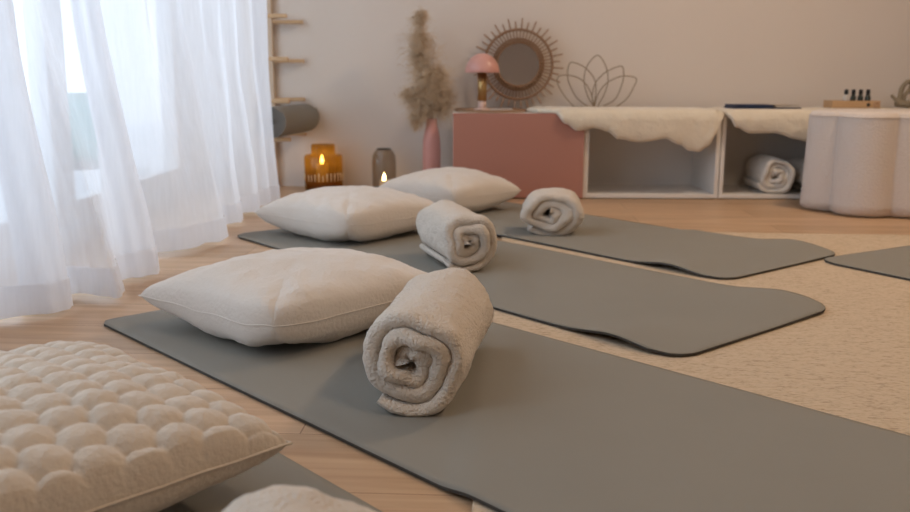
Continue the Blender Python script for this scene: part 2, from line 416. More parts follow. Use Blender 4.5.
# ---------------------------------------------------------------- rolled towels
def towel_roll(label, loc, deg, R=.09, L=.36, turns=3.2, matl=None, squash=.93, wide=1.0, seed=0, start=0, inner=.004, N=230, group=None, name='rolled_towel', tail=.3):
    """spiral ribbon swept along its axis (+y is the far end); local origin at the roll's base"""
    rnd = random.Random(seed)
    ph = [rnd.uniform(0, 6.28) for _ in range(6)]
    pitch = R / (turns + .86); inner = .86 * pitch; vs = []; fs = []
    NL, NE = 64, 8
    th_end = turns * 2 * PI
    for i in range(N + 1):
        th = i / N * th_end
        # the outer end finishes at the underside
        r = inner + pitch * (th / (2 * PI))
        lay = pitch * .59 * (1 + .14 * math.sin(th * .7 + ph[0]))
        ti = th / th_end
        ang = start + th - th_end - .95
        wob = 1 + .06 * math.sin(2 * ang + ph[1]) * (1 - ti * .8) + .05 * math.sin(3 * ang + ph[2]) * (1 - ti * .6) + .03 * math.sin(5 * ang + ph[0]) * (1 - ti * .6)
        rc = (r - pitch * .5) * wob
        tele = .008 * math.sin(th * .55 + ph[3]) + .006 * math.sin(th * 2.1 + ph[4])
        if ti > .90: lay *= 1 - .45 * (ti - .90) / .10
        ring = []
        y0, y1 = -L / 2 + lay + tele, L / 2 - lay + tele * .6
        for k in range(NL + 1): ring.append((lay, y0 + (y1 - y0) * k / NL))
        for k in range(1, NE):
            a = PI / 2 - PI * k / NE; ring.append((lay * math.sin(a), y1 + lay * 1.15 * math.cos(a)))
        for k in range(NL + 1): ring.append((-lay, y1 + (y0 - y1) * k / NL))
        for k in range(1, NE):
            a = -PI / 2 + PI * k / NE; ring.append((lay * math.sin(a), y0 - lay * 1.15 * math.cos(a)))
        for (dr, yy) in ring:
            q = rc + dr
            px, pz = q * math.cos(ang), q * math.sin(ang)
            # lumps and folds of soft cloth
            k = .0045 * nz(px * 22 + seed, yy * 9, pz * 22) + .0028 * nz(px * 60, yy * 45 + seed, pz * 60) + .0012 * nz(px * 150, yy * 130 + seed, pz * 150)
            endf = sm(.30, .5, abs(yy) / L)
            k += endf * .004 * math.sin(4 * ang + ph[5] + yy * 8)
            q2 = q + k * (1 if dr > 0 else .6)
            px, pz = q2 * math.cos(ang), q2 * math.sin(ang)
            px *= -wide; pz *= squash
            py = yy + .004 * nz(px * 30, pz * 30, seed)
            low = -R * squash * .90
            if pz < low: pz = low + (pz - low) * .15
            vs.append((px, py, pz))
    m = len(ring)
    for i in range(N):
        for k in range(m):
            l = (k + 1) % m
            fs.append((i * m + k, i * m + l, (i + 1) * m + l, (i + 1) * m + k))
    fs.append(tuple(range(m))); fs.append(tuple(N * m + k for k in range(m)))
    z0 = min(v[2] for v in vs); vs = [(x, y, z - z0) for x, y, z in vs]
    me = mesh(vs, fs)
    o = link(name, me, matl or M['towel'], loc=loc, rot=(0, 0, math.radians(deg)))
    return tag(o, label, 'towel', group)
towel_roll('largest beige towel roll in view, coiled end facing forward, standing on the nearest full mat', (-.044, 1.522, .0065), -9, R=.099, L=.37, turns=2.9, seed=2, squash=.935)
towel_roll('middle towel roll on the second mat, beside the cream cushion', (-.004, 2.535, .0075), 18, R=.093, L=.30, turns=2.9, seed=5, squash=.97, start=.2)
towel_roll('flattened towel roll on the farthest mat, in front of the pink cabinet', (.328, 3.07, .0075), -6, R=.098, L=.22, turns=2.6, seed=9, squash=.86, wide=1.24, start=.1)
towel_roll('towel roll at the bottom edge, only its rounded top in view', (-.143, .555, .0065), -4, R=.102, L=.32, turns=2.9, seed=14, squash=.97, wide=1.25)
towel_roll('white towel roll inside the open right cabinet', (1.462, 4.185, .024), -3, R=.092, L=.30, turns=3.0, matl=M['towelw'], seed=21, squash=.98, start=.5)
towel_roll('white towel roll mostly hidden by the round pouf inside the cabinet', (1.646, 4.19, .024), -4, R=.084, L=.28, turns=2.9, matl=M['towelw'], seed=25, squash=.95)

# ---------------------------------------------------------------- cabinets
CY = 4.02; CH = .380; CD = .39; T = .018
def cabinet(x0, label, door):
    t = thing('low_cabinet', label, 'cabinet', (x0, CY, 0))
    bm = bmesh.new(); W = 1.198; y0 = .0
    add_box(bm, 0, W, y0, CD, CH - T, CH, .001); add_box(bm, 0, W, y0, CD, 0.004, T + .004, .001)
    add_box(bm, 0, T, y0, CD, T + .004, CH - T, .0008); add_box(bm, W - T, W, y0, CD, T + .004, CH - T, .0008)
    add_box(bm, W / 2 - .011, W / 2 + .011, y0 + .001, CD, T + .004, CH - T, .0008)
    link('body', bm_mesh(bm), M['white'], t, smooth=False)
    link('back_panel', box(T, W - T, CD - .008, CD - .002, T, CH - T), M['white'], t, smooth=False)
    link('shadow_gap_strip', box(.01, W - .01, .012, CD - .01, 0, .0045), M['darkmetal'], t, smooth=False)  # dark strip standing in for the shadow gap beneath the cabinet
    if door:
        d = link('door', box(.001, W / 2 - .013, -.018, -.001, .006, CH + .002, .0015), M['pinkdoor'], t, smooth=False)
        d['label'] = 'dusty pink flat door'
    return t
cabinet(-.012, 'white low cabinet with a dusty pink door on its left half', True)
cabinet(1.190, 'white open low cabinet on the right holding rolled towels, partly behind the pouf', False)

# sheepskins draped over the cabinets
def sheepskin(label, x0, x1, tend, tstart, seed):
    """tend(x): how far the skin reaches from the wall side: <=D lies on top, beyond D it hangs down the front"""
    NX, NT = 150, 70; D = CD + .012; vs = []; fs = []
    for side in (1, 0):
        for i in range(NX + 1):
            f = i / NX; x = x0 + (x1 - x0) * f
            te = lerp_pts(tend, x); ts = lerp_pts(tstart, x)
            te += .003 * nz(x * 14, seed) + .0015 * nz(x * 60, seed)
            for j in range(NT + 1):
                g = j / NT; t = ts + (te - ts) * g
                ed = min(1, min(f, 1 - f) * 14, min(g, 1 - g) * 9); rim = math.sqrt(max(0, 1 - (1 - ed) ** 2))
                th = (.004 + .016 * rim) if side else 0
                th += (.0022 * nz(x * 30, t * 30, seed) + .0012 * nz(x * 110, t * 110, seed)) * (1 if side else 0)
                r = .018
                if t < D - r * 1.57: y, z, ny, nzz = CY + CD - t, CH + .003, 0, 1
                elif t < D: 
                    a = (t - (D - r * 1.57)) / r; y = CY - .012 + r - r * math.sin(a) - .012; z = CH + .003 - r + r * math.cos(a); ny, nzz = -math.sin(a), math.cos(a)
                    y += .0
                else:
                    y = CY - .024; z = CH + .003 - r - (t - D); ny, nzz = -1, 0
                    y -= .006 * math.sin(x * 26 + seed) * sm(D, D + .12, t) + .004
                if t < D: y += .0
                vs.append((x, y + ny * th, z + nzz * th))
    n = (NX + 1) * (NT + 1); ix = lambda s, i, j: s * n + i * (NT + 1) + j
    for i in range(NX):
        for j in range(NT):
            fs.append((ix(0, i, j), ix(0, i + 1, j), ix(0, i + 1, j + 1), ix(0, i, j + 1)))
            fs.append((ix(1, i, j), ix(1, i, j + 1), ix(1, i + 1, j + 1), ix(1, i + 1, j)))
        fs.append((ix(0, i, 0), ix(1, i, 0), ix(1, i + 1, 0), ix(0, i + 1, 0))); fs.append((ix(0, i, NT), ix(0, i + 1, NT), ix(1, i + 1, NT), ix(1, i, NT)))
    for j in range(NT):
        fs.append((ix(0, 0, j), ix(0, 0, j + 1), ix(1, 0, j + 1), ix(1, 0, j))); fs.append((ix(0, NX, j), ix(1, NX, j), ix(1, NX, j + 1), ix(0, NX, j + 1)))
    return tag(link('sheepskin', mesh(vs, fs), M['fur']), label, 'sheepskin')
def ux(u): return (u - 455) / 222
def dv(v): return CD + .012 + (v - 115) / 222
sheepskin('cream sheepskin draped over the pink door and the open middle bay', .33, 1.188,
          [(.33, .20), (.38, .30), (ux(551), .375), (ux(563), dv(121)), (ux(575), dv(128)), (ux(592), dv(125)), (ux(604), dv(128)), (ux(616), dv(136)), (ux(637), dv(139)), (ux(661), dv(135)), (ux(676), dv(141)), (ux(686), dv(147)), (ux(695), dv(148)), (ux(704), dv(143)), (ux(711), dv(131)), (1.17, dv(120)), (1.188, dv(112))],
          [(.33, .12), (.45, .05), (1.188, .03)], 3)
sheepskin('cream sheepskin draped over the open right cabinet beneath the books', 1.192, 2.30,
          [(1.192, dv(110)), (ux(724), dv(115)), (ux(730), dv(124)), (ux(746), dv(130)), (ux(768), dv(129)), (ux(789), dv(135)), (ux(812), dv(141)), (1.9, dv(132)), (2.1, dv(138)), (2.3, dv(115))],
          [(1.192, .05), (1.4, .03), (2.3, .04)], 8)
TOPZ = CH + .004 + .021      # wool surface on the cabinets

# ---------------------------------------------------------------- pouf
def pouf():
    cx, cy = 1.735, 3.70; R1, R2 = .165, .118
    t = thing('scalloped_pouf', 'fluffy off white pouf with scalloped petal sides standing before the cabinets', 'pouf', (cx, cy, 0))
    ang0 = math.radians(-127); K = 216
    cs = [(R1 * math.cos(ang0 + k * PI / 3), R1 * math.sin(ang0 + k * PI / 3)) for k in range(6)]
    def rad(a):
        best = 0; dx, dy = math.cos(a), math.sin(a)
        for (x, y) in cs:
            b = x * dx + y * dy; c = x * x + y * y - R2 * R2; q = b * b - c
            if q > 0: best = max(best, b + math.sqrt(q))
        return best
    H = .408; prof = [(0.0, .003), (.80, .003), (.965, .006), (.99, .015)] + [(1 - .035 * k / 12, .015 + (H - .05) * k / 12) for k in range(13)] + [(.958, H - .018), (.935, H - .007), (.90, H - .001), (.7, H), (.35, H), (0, H)]
    vs = []; fs = []
    for f, z in prof:
        for k in range(K):
            a = 2 * PI * k / K; r = rad(a) * f * (1 + .006 * nz(math.cos(a) * 14, math.sin(a) * 14, z * 22))
            vs.append((r * math.cos(a), r * math.sin(a), z))
    for i in range(len(prof) - 1):
        for k in range(K):
            l = (k + 1) % K; fs.append((i * K + k, i * K + l, (i + 1) * K + l, (i + 1) * K + k))
    me = mesh(vs, fs); bm = bmesh.new(); bm.from_mesh(me); bmesh.ops.remove_doubles(bm, verts=bm.verts, dist=1e-5)
    link('body', bm_mesh(bm), M['boucle'], t)
    pts = [(rad(2 * PI * k / K) * .962 * math.cos(2 * PI * k / K), rad(2 * PI * k / K) * .962 * math.sin(2 * PI * k / K), H - .019) for k in range(K)]
    link('piping', tube(pts, .003, 6, True), M['boucle'], t)
pouf()

# ---------------------------------------------------------------- things on the cabinet top
CT = CH + .0002
# round tray
tr = thing('round_tray', 'thin round wooden tray under the pink mushroom lamp', 'tray', (.165, 4.265, CT))
link('base', lathe([(0, 0), (.165, 0), (.168, .002), (.168, .008), (.165, .010), (.160, .010), (.158, .006), (0, .006)], 64), M['plywood'], tr)
link('rim', tube([(.166 * math.cos(a), .166 * math.sin(a), .009) for a in [2 * PI * k / 64 for k in range(64)]], .004, 8, True), M['rattan'], tr)
TZ = CT + .0062
# mushroom lamp
lp = thing('table_lamp', 'small mushroom table lamp with pale pink dome shade and brass stem', 'lamp', (.124, 4.25, TZ))
link('base', lathe([(0, 0), (.036, 0), (.038, .003), (.036, .008), (.024, .010), (.020, .012), (0, .012)]), M['pinkpale'], lp)
link('collar', lathe([(0, .012), (.0175, .012), (.0195, .014), (.0195, .042), (.0175, .044), (0, .044)]), M['pinkpale'], lp)
link('stem', lathe([(0, .044), (.0215, .044), (.0215, .175), (0, .175)]), M['brass'], lp)
zc = .176
dome = [(0.0795, zc)] + [(.0795 * math.cos(a), zc + .086 * math.sin(a)) for a in [PI / 2 * k / 14 for k in range(1, 14)]] + [(0, zc + .086), (0, zc + .082)] + [(.0755 * math.cos(a), zc + .082 * math.sin(a)) for a in [PI / 2 * k / 14 for k in range(13, 0, -1)]] + [(.0755, zc)]
sh = link('lamp_shade', lathe(dome + [dome[0]]), M['pinklamp'], lp)
sh['label'] = 'pale pink glossy dome shade'
link('rim', tube([(.0795 * math.cos(a), .0795 * math.sin(a), zc) for a in [2 * PI * k / 48 for k in range(48)]], .0028, 8, True), M['pinklamp'], sh)
link('bulb', lathe([(0, .175), (.012, .176), (.02, .195), (.018, .21), (0, .222)]), M['paper'], lp)
# pale stick on the tray
tag(link('incense_stick_block', box(-.052, .052, -.011, .011, 0, .010, .003), M['stone'], loc=(.212, 4.185, TZ), rot=(0, 0, .1)), 'small pale bar lying on the round tray beside the pink lamp', 'block')

# sunburst mirror
mz = TZ + .214
mr = thing('sunburst_mirror', 'round rattan sunburst mirror leaning on the wall above the pink cabinet', 'mirror', (.302, 4.395, CT + .006))
mr.rotation_euler = (math.radians(-3.5), 0, 0)
def ringpts(r, y=0, n=72, wob=0): return [(r * math.cos(2 * PI * k / n), y + wob * math.sin(9 * 2 * PI * k / n), .214 + r * math.sin(2 * PI * k / n)) for k in range(n)]
me = lathe([(0, -.002), (.098, -.002), (.1, 0), (.098, .002), (0, .002)], 64); me.transform(Matrix.Translation((0, -.004, .214)) @ Matrix.Rotation(PI / 2, 4, 'X')); link('mirror_glass', me, M['mirror'], mr, smooth=False)
me = lathe([(0, -.002), (.166, -.002), (.166, .002), (0, .002)], 64)
me = lathe([(.09, -.002), (.118, -.002), (.118, .002), (.09, .002), (.09, -.002)], 64); me.transform(Matrix.Translation((0, .004, .214)) @ Matrix.Rotation(PI / 2, 4, 'X')); link('backing', me, M['rattan'], mr)
link('inner_ring', tube(ringpts(.104, -.008), .0055, 8, True), M['rattan'], mr)
link('middle_ring', tube(ringpts(.122, -.004), .004, 8, True), M['rattan'], mr)
link('outer_ring', tube(ringpts(.164, -.004), .0065, 8, True), M['rattan'], mr)
vs = []; fs = []
for k in range(56):       # woven spokes between the rings
    a = 2 * PI * (k + .5) / 56
    tube_into(vs, fs, [(r * math.cos(a), .002, .214 + r * math.sin(a)) for r in (.1, .165)], .0034, 6)
o = link('woven_spokes', mesh(vs, fs), M['rattanl'], mr)
vs = []; fs = []
for k in range(44):
    a = 2 * PI * (k + .5) / 44
    tube_into(vs, fs, [(r * math.cos(a), -.011, .214 + r * math.sin(a)) for r in (.100, .122)], .0034, 6)
link('inner_binding', mesh(vs, fs), M['rattan'], mr)
ray_me = None
for k in range(40):
    a = 2 * PI * (k + .5) / 40; Lr = .220 if k % 2 else .204
    m = tube([(.160 * math.cos(a), -.001, .214 + .160 * math.sin(a)), ((Lr - .004) * math.cos(a), -.001, .214 + (Lr - .004) * math.sin(a)), (Lr * math.cos(a), -.001, .214 + Lr * math.sin(a))], [.0044, .0042, .003], 6)
    link('ray', m, M['rattanl'], mr)

# lotus wire ornament
lo = thing('lotus_ornament', 'bronze wire lotus flower outline standing on the sheepskin by the wall', 'ornament', (.672, 4.36, TOPZ - .006))
def lot(pts, y=0): return spline([((u - 400) / 7.32 / 218, y, (405 - v) / 7.32 / 202 + .003) for u, v in pts], 8)
petals = [
    [(385, 400), (335, 320), (308, 220), (330, 120), (405, 48), (470, 120), (492, 220), (465, 320), (420, 400)],
    [(345, 405), (255, 340), (195, 240), (182, 165), (205, 98), (300, 125), (365, 180), (398, 240), (402, 320), (392, 400)],
    [(460, 405), (555, 350), (600, 250), (612, 180), (592, 122), (490, 155), (435, 195), (398, 240), (376, 320), (388, 400)],
    [(240, 408), (170, 340), (110, 250), (115, 195), (210, 188), (300, 225), (360, 300), (382, 370), (390, 403)],
    [(560, 408), (640, 350), (690, 270), (705, 205), (600, 192), (490, 235), (430, 300), (405, 360), (398, 403)],
]
for k, pp in enumerate(petals):
    link('petal', tube(lot(pp, .003 * (k % 3)), .0027, 7), M['wire'], lo)
link('foot', tube([(-.115, .0, .0025), (0, .0, .0025), (.115, .0, .0025)], .0028, 7), M['wire'], lo)

# books
def book(name, label, x0, x1, y0, y1, z, h, m):
    t = thing(name, label, 'book', ((x0 + x1) / 2, (y0 + y1) / 2, z)); a, b = (x1 - x0) / 2, (y1 - y0) / 2; c = max(.0012, h * .14)
    bm = bmesh.new(); add_box(bm, -a, a, -b, b, 0, c, .0004); add_box(bm, -a, a, -b, b, h - c, h, .0004); add_box(bm, -a, -a + .002, -b, b, c, h - c)
    link('cover', bm_mesh(bm), m, t, smooth=False)
    link('pages', box(-a + .002, a - .003, -b + .003, b - .003, c, h - c), M['paper'] if m is not M['navy'] else M['navy'], t, smooth=False)
    return t
book('book', 'thin wide navy book lying lowest on the right sheepskin', 1.248, 1.552, 4.06, 4.22, TOPZ - .001, .005, M['navy'])
book('book', 'navy book stacked on the left of the wide navy one', 1.252, 1.432, 4.07, 4.21, TOPZ + .0042, .012, M['navy'])
book('booklet', 'small tan booklet stacked beside the upper navy book', 1.438, 1.542, 4.07, 4.20, TOPZ + .0042, .010, M['tan'])

# wooden tray with oil bottles
wt = thing('bottle_tray', 'light wooden tray holding four small oil bottles near the right edge', 'tray', (1.853, 4.24, TOPZ - .001))
bm = bmesh.new(); add_box(bm, -.112, .112, -.05, .05, 0, .008, .001); add_box(bm, -.112, .112, -.05, -.042, .008, .034, .001); add_box(bm, -.112, .112, .042, .05, .008, .034, .001)
add_box(bm, -.112, -.104, -.042, .042, .008, .034, .001); add_box(bm, .104, .112, -.042, .042, .008, .034, .001)
link('box', bm_mesh(bm), M['oak'], wt, smooth=False)
me = lathe([(0, 0), (.008, 0), (.008, .002), (0, .002)], 20); me.transform(Matrix.Translation((.055, -.0505, .016)) @ Matrix.Rotation(PI / 2, 4, 'X')); link('finger_hole', me, M['black'], wt)
me = lathe([(.006, -.001), (.014, -.001), (.015, 0), (.014, .002), (.006, .002), (.006, -.001)], 24); me.transform(Matrix.Translation((.092, -.0505, .018)) @ Matrix.Rotation(PI / 2, 4, 'X')); link('ring_pull', me, M['plywood'], wt)
def bottle(x, label, body, first=None):
    t = thing('oil_bottle', label, 'bottle', (1.833 + x, 4.235, TOPZ + .0072), 0, 'oil bottles in the wooden tray')
    link('body', lathe([(0, 0), (.0115, 0), (.013, .002), (.013, .040), (.011, .047), (.007, .051), (.007, .054), (0, .054)], 24), body, t)
    link('cap', lathe([(0, .053), (.0085, .053), (.0092, .055), (.0088, .074), (.0075, .077), (0, .077)], 24), M['black'], t)
    return t
bottle(-.012, 'white bodied oil bottle with black cap, leftmost in the wooden tray', M['whiteglass'])
bottle(.022, 'dark oil bottle with black cap standing just right of the white one', M['darkglass'])
bottle(.056, 'dark oil bottle with black cap, third from the left in the wooden tray', M['darkglass'])
bottle(.090, 'dark oil bottle with black cap, rightmost in the wooden tray', M['darkglass'])

# driftwood ornament with white stone
dw = thing('driftwood_bowl', 'grey driftwood ornament with upright curling branch at the right edge', 'ornament', (2.135, 4.24, TOPZ - .001))
def P3(l): return spline([Vector(p) for p in l], 6)
vs = []; fs = []
c = P3([(-.075, 0, .028), (-.04, -.02, .02), (.03, -.025, .018), (.10, -.01, .02), (.15, .01, .03)]); tube_into(vs, fs, c, [.014 + .006 * math.sin(k * 1.1) ** 2 for k in range(len(c))], 10)
c = P3([(-.06, .03, .02), (.0, .045, .016), (.08, .04, .018), (.15, .01, .03)]); tube_into(vs, fs, c, [.013 + .004 * math.sin(k * 1.7) ** 2 for k in range(len(c))], 10)
link('bowl', mesh(vs, fs), M['drift'], dw)
c = P3([(-.065, 0, .02), (-.060, 0, .055), (-.054, 0, .09), (-.035, 0, .118), (-.012, 0, .118), (-.015, 0, .09), (-.035, 0, .06), (-.040, 0, .03)])
link('branch', tube(c, [.013 - .005 * k / len(c) for k in range(len(c))], 10), M['drift'], dw)
c = P3([(-.07, -.005, .02), (-.088, -.005, .045), (-.102, -.005, .058)]); link('branch', tube(c, .008, 10), M['drift'], dw)
c = P3([(-.018, 0, .113), (.0, 0, .116), (.008, 0, .108)]); link('branch', tube(c, .007, 8), M['drift'], dw)
bm = bmesh.new(); bmesh.ops.create_icosphere(bm, subdivisions=3, radius=1)
for v in bm.verts: v.co *= 1 + .12 * nz(v.co.x * 1.6, v.co.y * 1.6, v.co.z * 1.6); v.co.x *= .062; v.co.y *= .036; v.co.z *= .05
tag(link('white_stone', bm_mesh(bm), M['stone'], loc=(2.185, 4.242, TOPZ + .080)), 'white rounded stone resting in the driftwood ornament', 'stone')

# ---------------------------------------------------------------- vase and pampas
VX, VY = -.113, 4.27
va = thing('floor_vase', 'tall slim pink ceramic vase on the floor left of the pink cabinet', 'vase', (VX, VY, 0))
pr = [(0, .0), (.036, .0), (.040, .004), (.043, .05), (.043, .20), (.041, .245), (.034, .285), (.027, .310), (.0255, .338), (.0275, .345), (.0255, .347), (.0225, .342), (.0225, .31), (.03, .28), (.037, .24), (.038, .03), (0, .02)]
link('body', lathe(pr, 40), M['pinkglaze'], va)
pg = thing('pampas_bunch', 'bunch of dried beige pampas grass standing in the pink vase', 'dried flowers', (VX, VY, .30))
rp_ = random.Random(4)
def plume(path, spread, cnt, hl, lo_t=.3):
    c = spline(path, 10); n = len(c); vs = []; fs = []
    g = rp_.gauss
    for _ in range(cnt):
        q = lo_t + (1 - lo_t) * rp_.random() ** .85; i = min(n - 2, int(q * (n - 1))); b = c[i]; tg = (c[i + 1] - c[i]).normalized()
        env = math.sin(PI * min(1, (q - lo_t) / (1 - lo_t) * .8 + .2)) ** .5
        d = (Vector((g(0, 1), g(0, 1), g(0, .7))).normalized() + tg * .55).normalized(); l = hl * env * rp_.uniform(.4, 1.2)
        w = Vector((g(0, 1), g(0, 1), g(0, 1))).normalized() * .0009
        o0 = b + Vector((g(0, 1), g(0, 1) * .7, g(0, 1))) * spread * env * .3
        m1 = o0 + d * l * .4; m2 = o0 + d * l * .75 + Vector((0, 0, -.12 * l)); tip = o0 + d * l + Vector((g(0, 1) * .004, g(0, 1) * .004, -.35 * l))
        k = len(vs); vs += [o0 - w * .6, o0 + w * .6, m1 + w, m1 - w, m2 + w * .8, m2 - w * .8, tip]
        fs += [(k, k + 1, k + 2, k + 3), (k + 3, k + 2, k + 4, k + 5), (k + 5, k + 4, k + 6)]
    me = bpy.data.meshes.new('m'); me.from_pydata([tuple(v) for v in vs], [], fs); me.update()
    s = link('plume', me, M['pampas'], pg, smooth=False)
    link('stem', tube(c, [.0022 * (1 - .6 * k / n) for k in range(n)], 5), M['stem'], s)
plume([(0, 0, -.20), (0, 0, .05), (-.02, 0, .2), (-.045, 0, .38), (-.055, -.01, .49), (-.045, -.01, .53)], .05, 1300, .042, .72)
plume([(0, 0, -.20), (0, 0, .05), (-.02, 0, .2), (-.045, 0, .36), (-.055, -.01, .44)], .12, 3400, .060, .45)
plume([(0.005, 0, -.2), (.003, 0, .05), (-.02, .01, .18), (-.045, .02, .30), (-.08, .02, .37)], .08, 2200, .055, .4)
plume([(-.004, 0, -.2), (.004, 0, .05), (.02, -.01, .13), (.040, -.02, .22), (.03, -.01, .28)], .09, 2200, .060, .35)
plume([(0, .005, -.2), (0, .003, .04), (.035, 0, .08), (.065, 0, .13), (.072, 0, .18)], .08, 1700, .050, .4)
plume([(0, -.005, -.2), (-.004, -.003, .045), (-.05, -.02, .10), (-.085, -.03, .15), (-.115, -.03, .16)], .08, 1900, .055, .4)
plume([(0.003, 0, -.2), (-.006, 0, .05), (-.035, -.02, .09), (-.065, -.03, .06), (-.075, -.03, .0)], .06, 1500, .045, .45)
plume([(0, 0, -.2), (0, -.003, .05), (-.01, -.02, .12), (-.015, -.04, .2), (-.005, -.05, .27)], .11, 2600, .065, .3)

# ---------------------------------------------------------------- lantern
def flame(parent, z, s=1):
    return link('flame', lathe([(0, 0), (.0045 * s, .004 * s), (.006 * s, .010 * s), (.004 * s, .019 * s), (.0012 * s, .027 * s), (0, .03 * s)], 16), M['flame'], parent, (0, 0, z))
ln = thing('candle_lantern', 'smoked glass candle lantern with domed shoulders standing against the wall', 'lantern', (-.345, 4.33, 0))
gp = [(.054, .010), (.058, .016), (.059, .04), (.059, .135), (.056, .165), (.046, .186), (.034, .196), (.032, .196), (.044, .184), (.054, .164), (.0565, .135), (.0565, .04), (.054, .018), (.054, .010)]
link('glass', lathe(gp, 40), M['smoke'], ln)
link('base', lathe([(0, 0), (.058, 0), (.060, .003), (.060, .010), (.052, .012), (0, .012)]), M['darkmetal'], ln)
link('top_ring', tube([(.034 * math.cos(a), .034 * math.sin(a), .198) for a in [2 * PI * k / 32 for k in range(32)]], .0025, 8, True), M['darkmetal'], ln)
cn = tag(link('candle', lathe([(0, 0), (.021, 0), (.022, .002), (.022, .032), (.019, .034), (0, .031)]), M['wax'], loc=(-.345, 4.33, .0125)), 'small lit candle inside the smoked glass lantern', 'candle')
flame(cn, .032, 1.25)

# amber jar
aj = thing('amber_glass_jar', 'stepped amber glass jar glowing with a candle, on the floor beside the wooden mat rack', 'candle jar', (-.638, 4.33, 0))
aj.scale = (1, 1, 1.1)
g = [(.088, .002), (.092, .008), (.092, .145), (.088, .153), (.062, .157), (.058, .162), (.058, .196), (.055, .200), (.053, .196), (.053, .160), (.058, .153), (.084, .149), (.0885, .143), (.0885, .012), (.085, .006), (.0, .006), (0, .002), (.088, .002)]
link('glass', lathe(g, 56), M['amber'], aj)
link('tinted_base', lathe([(0, .007), (.086, .007), (.086, .034), (0, .034)]), M['ambers'], aj)
rq = random.Random(2)
for k in range(30):
    a = 2 * PI * k / 30; h = rq.choice((.030, .034, .026))
    if rq.random() < .15: continue
    p = [(.0935 * math.cos(a), .0935 * math.sin(a), z) for z in (.044, .044 + h)]
    link('raised_mark', tube(p, .0026, 6), M['marks'], aj)
cn = tag(link('candle', lathe([(0, 0), (.028, 0), (.029, .002), (.029, .085), (.026, .088), (0, .084)]), M['wax'], loc=(-.645, 4.33, .038)), 'lit candle burning inside the amber glass jar', 'candle')
flame(cn, .088, 1.5)

# ---------------------------------------------------------------- wall pegs and rolled mat
rk = thing('mat_rack', 'wooden mat rack against the back wall, its short arms reaching out from behind the curtain', 'rack', (-.90, 4.44, 0))
for y in (-.42, 0):
    link('upright', box(-.016, .016, y - .016, y + .016, 0, 1.75, .003), M['palewood'], rk, smooth=False)
    for z in (.262, .43, .614, .797, .98, 1.165, 1.35, 1.535):
        link('arm', box(.0162, .165, y - .012, y + .012, z - .009, z + .009, .004), M['oak'], rk, smooth=False)
# rolled mat resting on the lowest pegs
def mat_roll(label, x, y0, y1, z, R=.070):
    N = 260; tt = .0075; turns = 6.3; vs = []; fs = []; ins = R - turns * tt
    for i in range(N + 1):
        th = i / N * turns * 2 * PI; r = ins + tt * th / (2 * PI); a = th - 1.2
        for rr, yy in ((r, 0), (r, y1 - y0), (r - tt * .72, y1 - y0), (r - tt * .72, 0)):
            vs.append((rr * math.cos(a), yy, rr * math.sin(a)))
    for i in range(N):
        for k in range(4):
            l = (k + 1) % 4; fs.append((i * 4 + k, i * 4 + l, i * 4 + 4 + l, i * 4 + 4 + k))
    fs += [(0, 1, 2, 3), (N * 4, N * 4 + 3, N * 4 + 2, N * 4 + 1)]
    o = link('rolled_yoga_mat', mesh(vs, fs), M['yogaroll'], loc=(x, y0, z), smooth=False)
    return tag(o, label, 'rolled mat')
mr_ = mat_roll('grey rolled yoga mat resting on the arms of the wooden rack', -.800, 3.885, 4.44, .3445, .072)
mr_.rotation_euler = (0, 0, math.radians(-6.5))

# ---------------------------------------------------------------- curtains
def curtain(label, bot, upp, ztop=2.36, wiggle=.0015, seed=0, zb=.014, m_='sheer'):
    B = spline([(a, b, 0) for a, b in bot], 12); U = spline([(a, b, 0) for a, b in upp], 12); n = len(B)
    zs = [zb + .0, .04, .07, .085, .10, .14, .18, .23, .28, .34, .4, .46, .52, .58, .64, .7, .76, .84, .95, 1.1, 1.3, 1.5, 1.8, 2.1, ztop]
    def pt(i, z, off=0):
        w = sm(-.15, .85, z); w = (w - sm(-.15, .85, 0)) / (1 - sm(-.15, .85, 0)); w = max(0, w)
        p = B[i] * (1 - w) + U[i] * w
        ph = i * .55
        d = wiggle * math.sin(ph * 1.3 + z * 3 + seed) + .010 * nz(i * .07 + seed, z * 3) + .003 * nz(i * .2, z * 6, seed)
        j = min(i + 1, n - 1); k = max(i - 1, 0); t = (B[j] - B[k]); t = Vector((t.x, t.y, 0)).normalized(); nn = Vector((-t.y, t.x, 0))
        q = p + nn * (d + off)
        q.x = max(q.x, XL + .02)
        hz = z + (.006 * nz(i * .13, seed) if z < .03 else 0)
        return (q.x, q.y, hz)
    vs = [pt(i, z) for i in range(n) for z in zs]; m = len(zs); fs = []
    for i in range(n - 1):
        for k in range(m - 1): fs.append((i * m + k, (i + 1) * m + k, (i + 1) * m + k + 1, i * m + k + 1))
    t = thing('sheer_curtain', label, 'curtain', (0, 0, 0))
    me = bpy.data.meshes.new('m'); me.from_pydata(vs, [], fs); link('cloth', me, M[m_], t)
    zz = [zb - .001, .03, .06, .082]
    vs = [pt(i, z, -.003) for i in range(n) for z in zz]; m = 4; fs = []
    for i in range(n - 1):
        for k in range(m - 1): fs.append((i * m + k, (i + 1) * m + k, (i + 1) * m + k + 1, i * m + k + 1))
    me = bpy.data.meshes.new('m'); me.from_pydata(vs, [], fs); link('hem', me, M['hem'], t)
    # side hem along the free edge
    e = range(n - 6, n); vs = [pt(i, z, .003) for i in e for z in [q for q in (zb, .1, .2, .3, .4, .5, .6, .7, .8, .95, 1.2, 1.6, 2.0, ztop)]]; m = 14; fs = []
    for i in range(5):
        for k in range(m - 1): fs.append((i * m + k, (i + 1) * m + k, (i + 1) * m + k + 1, i * m + k + 1))
    me = bpy.data.meshes.new('m'); me.from_pydata(vs, [], fs); link('side_hem', me, M['hem'], t)
    return t
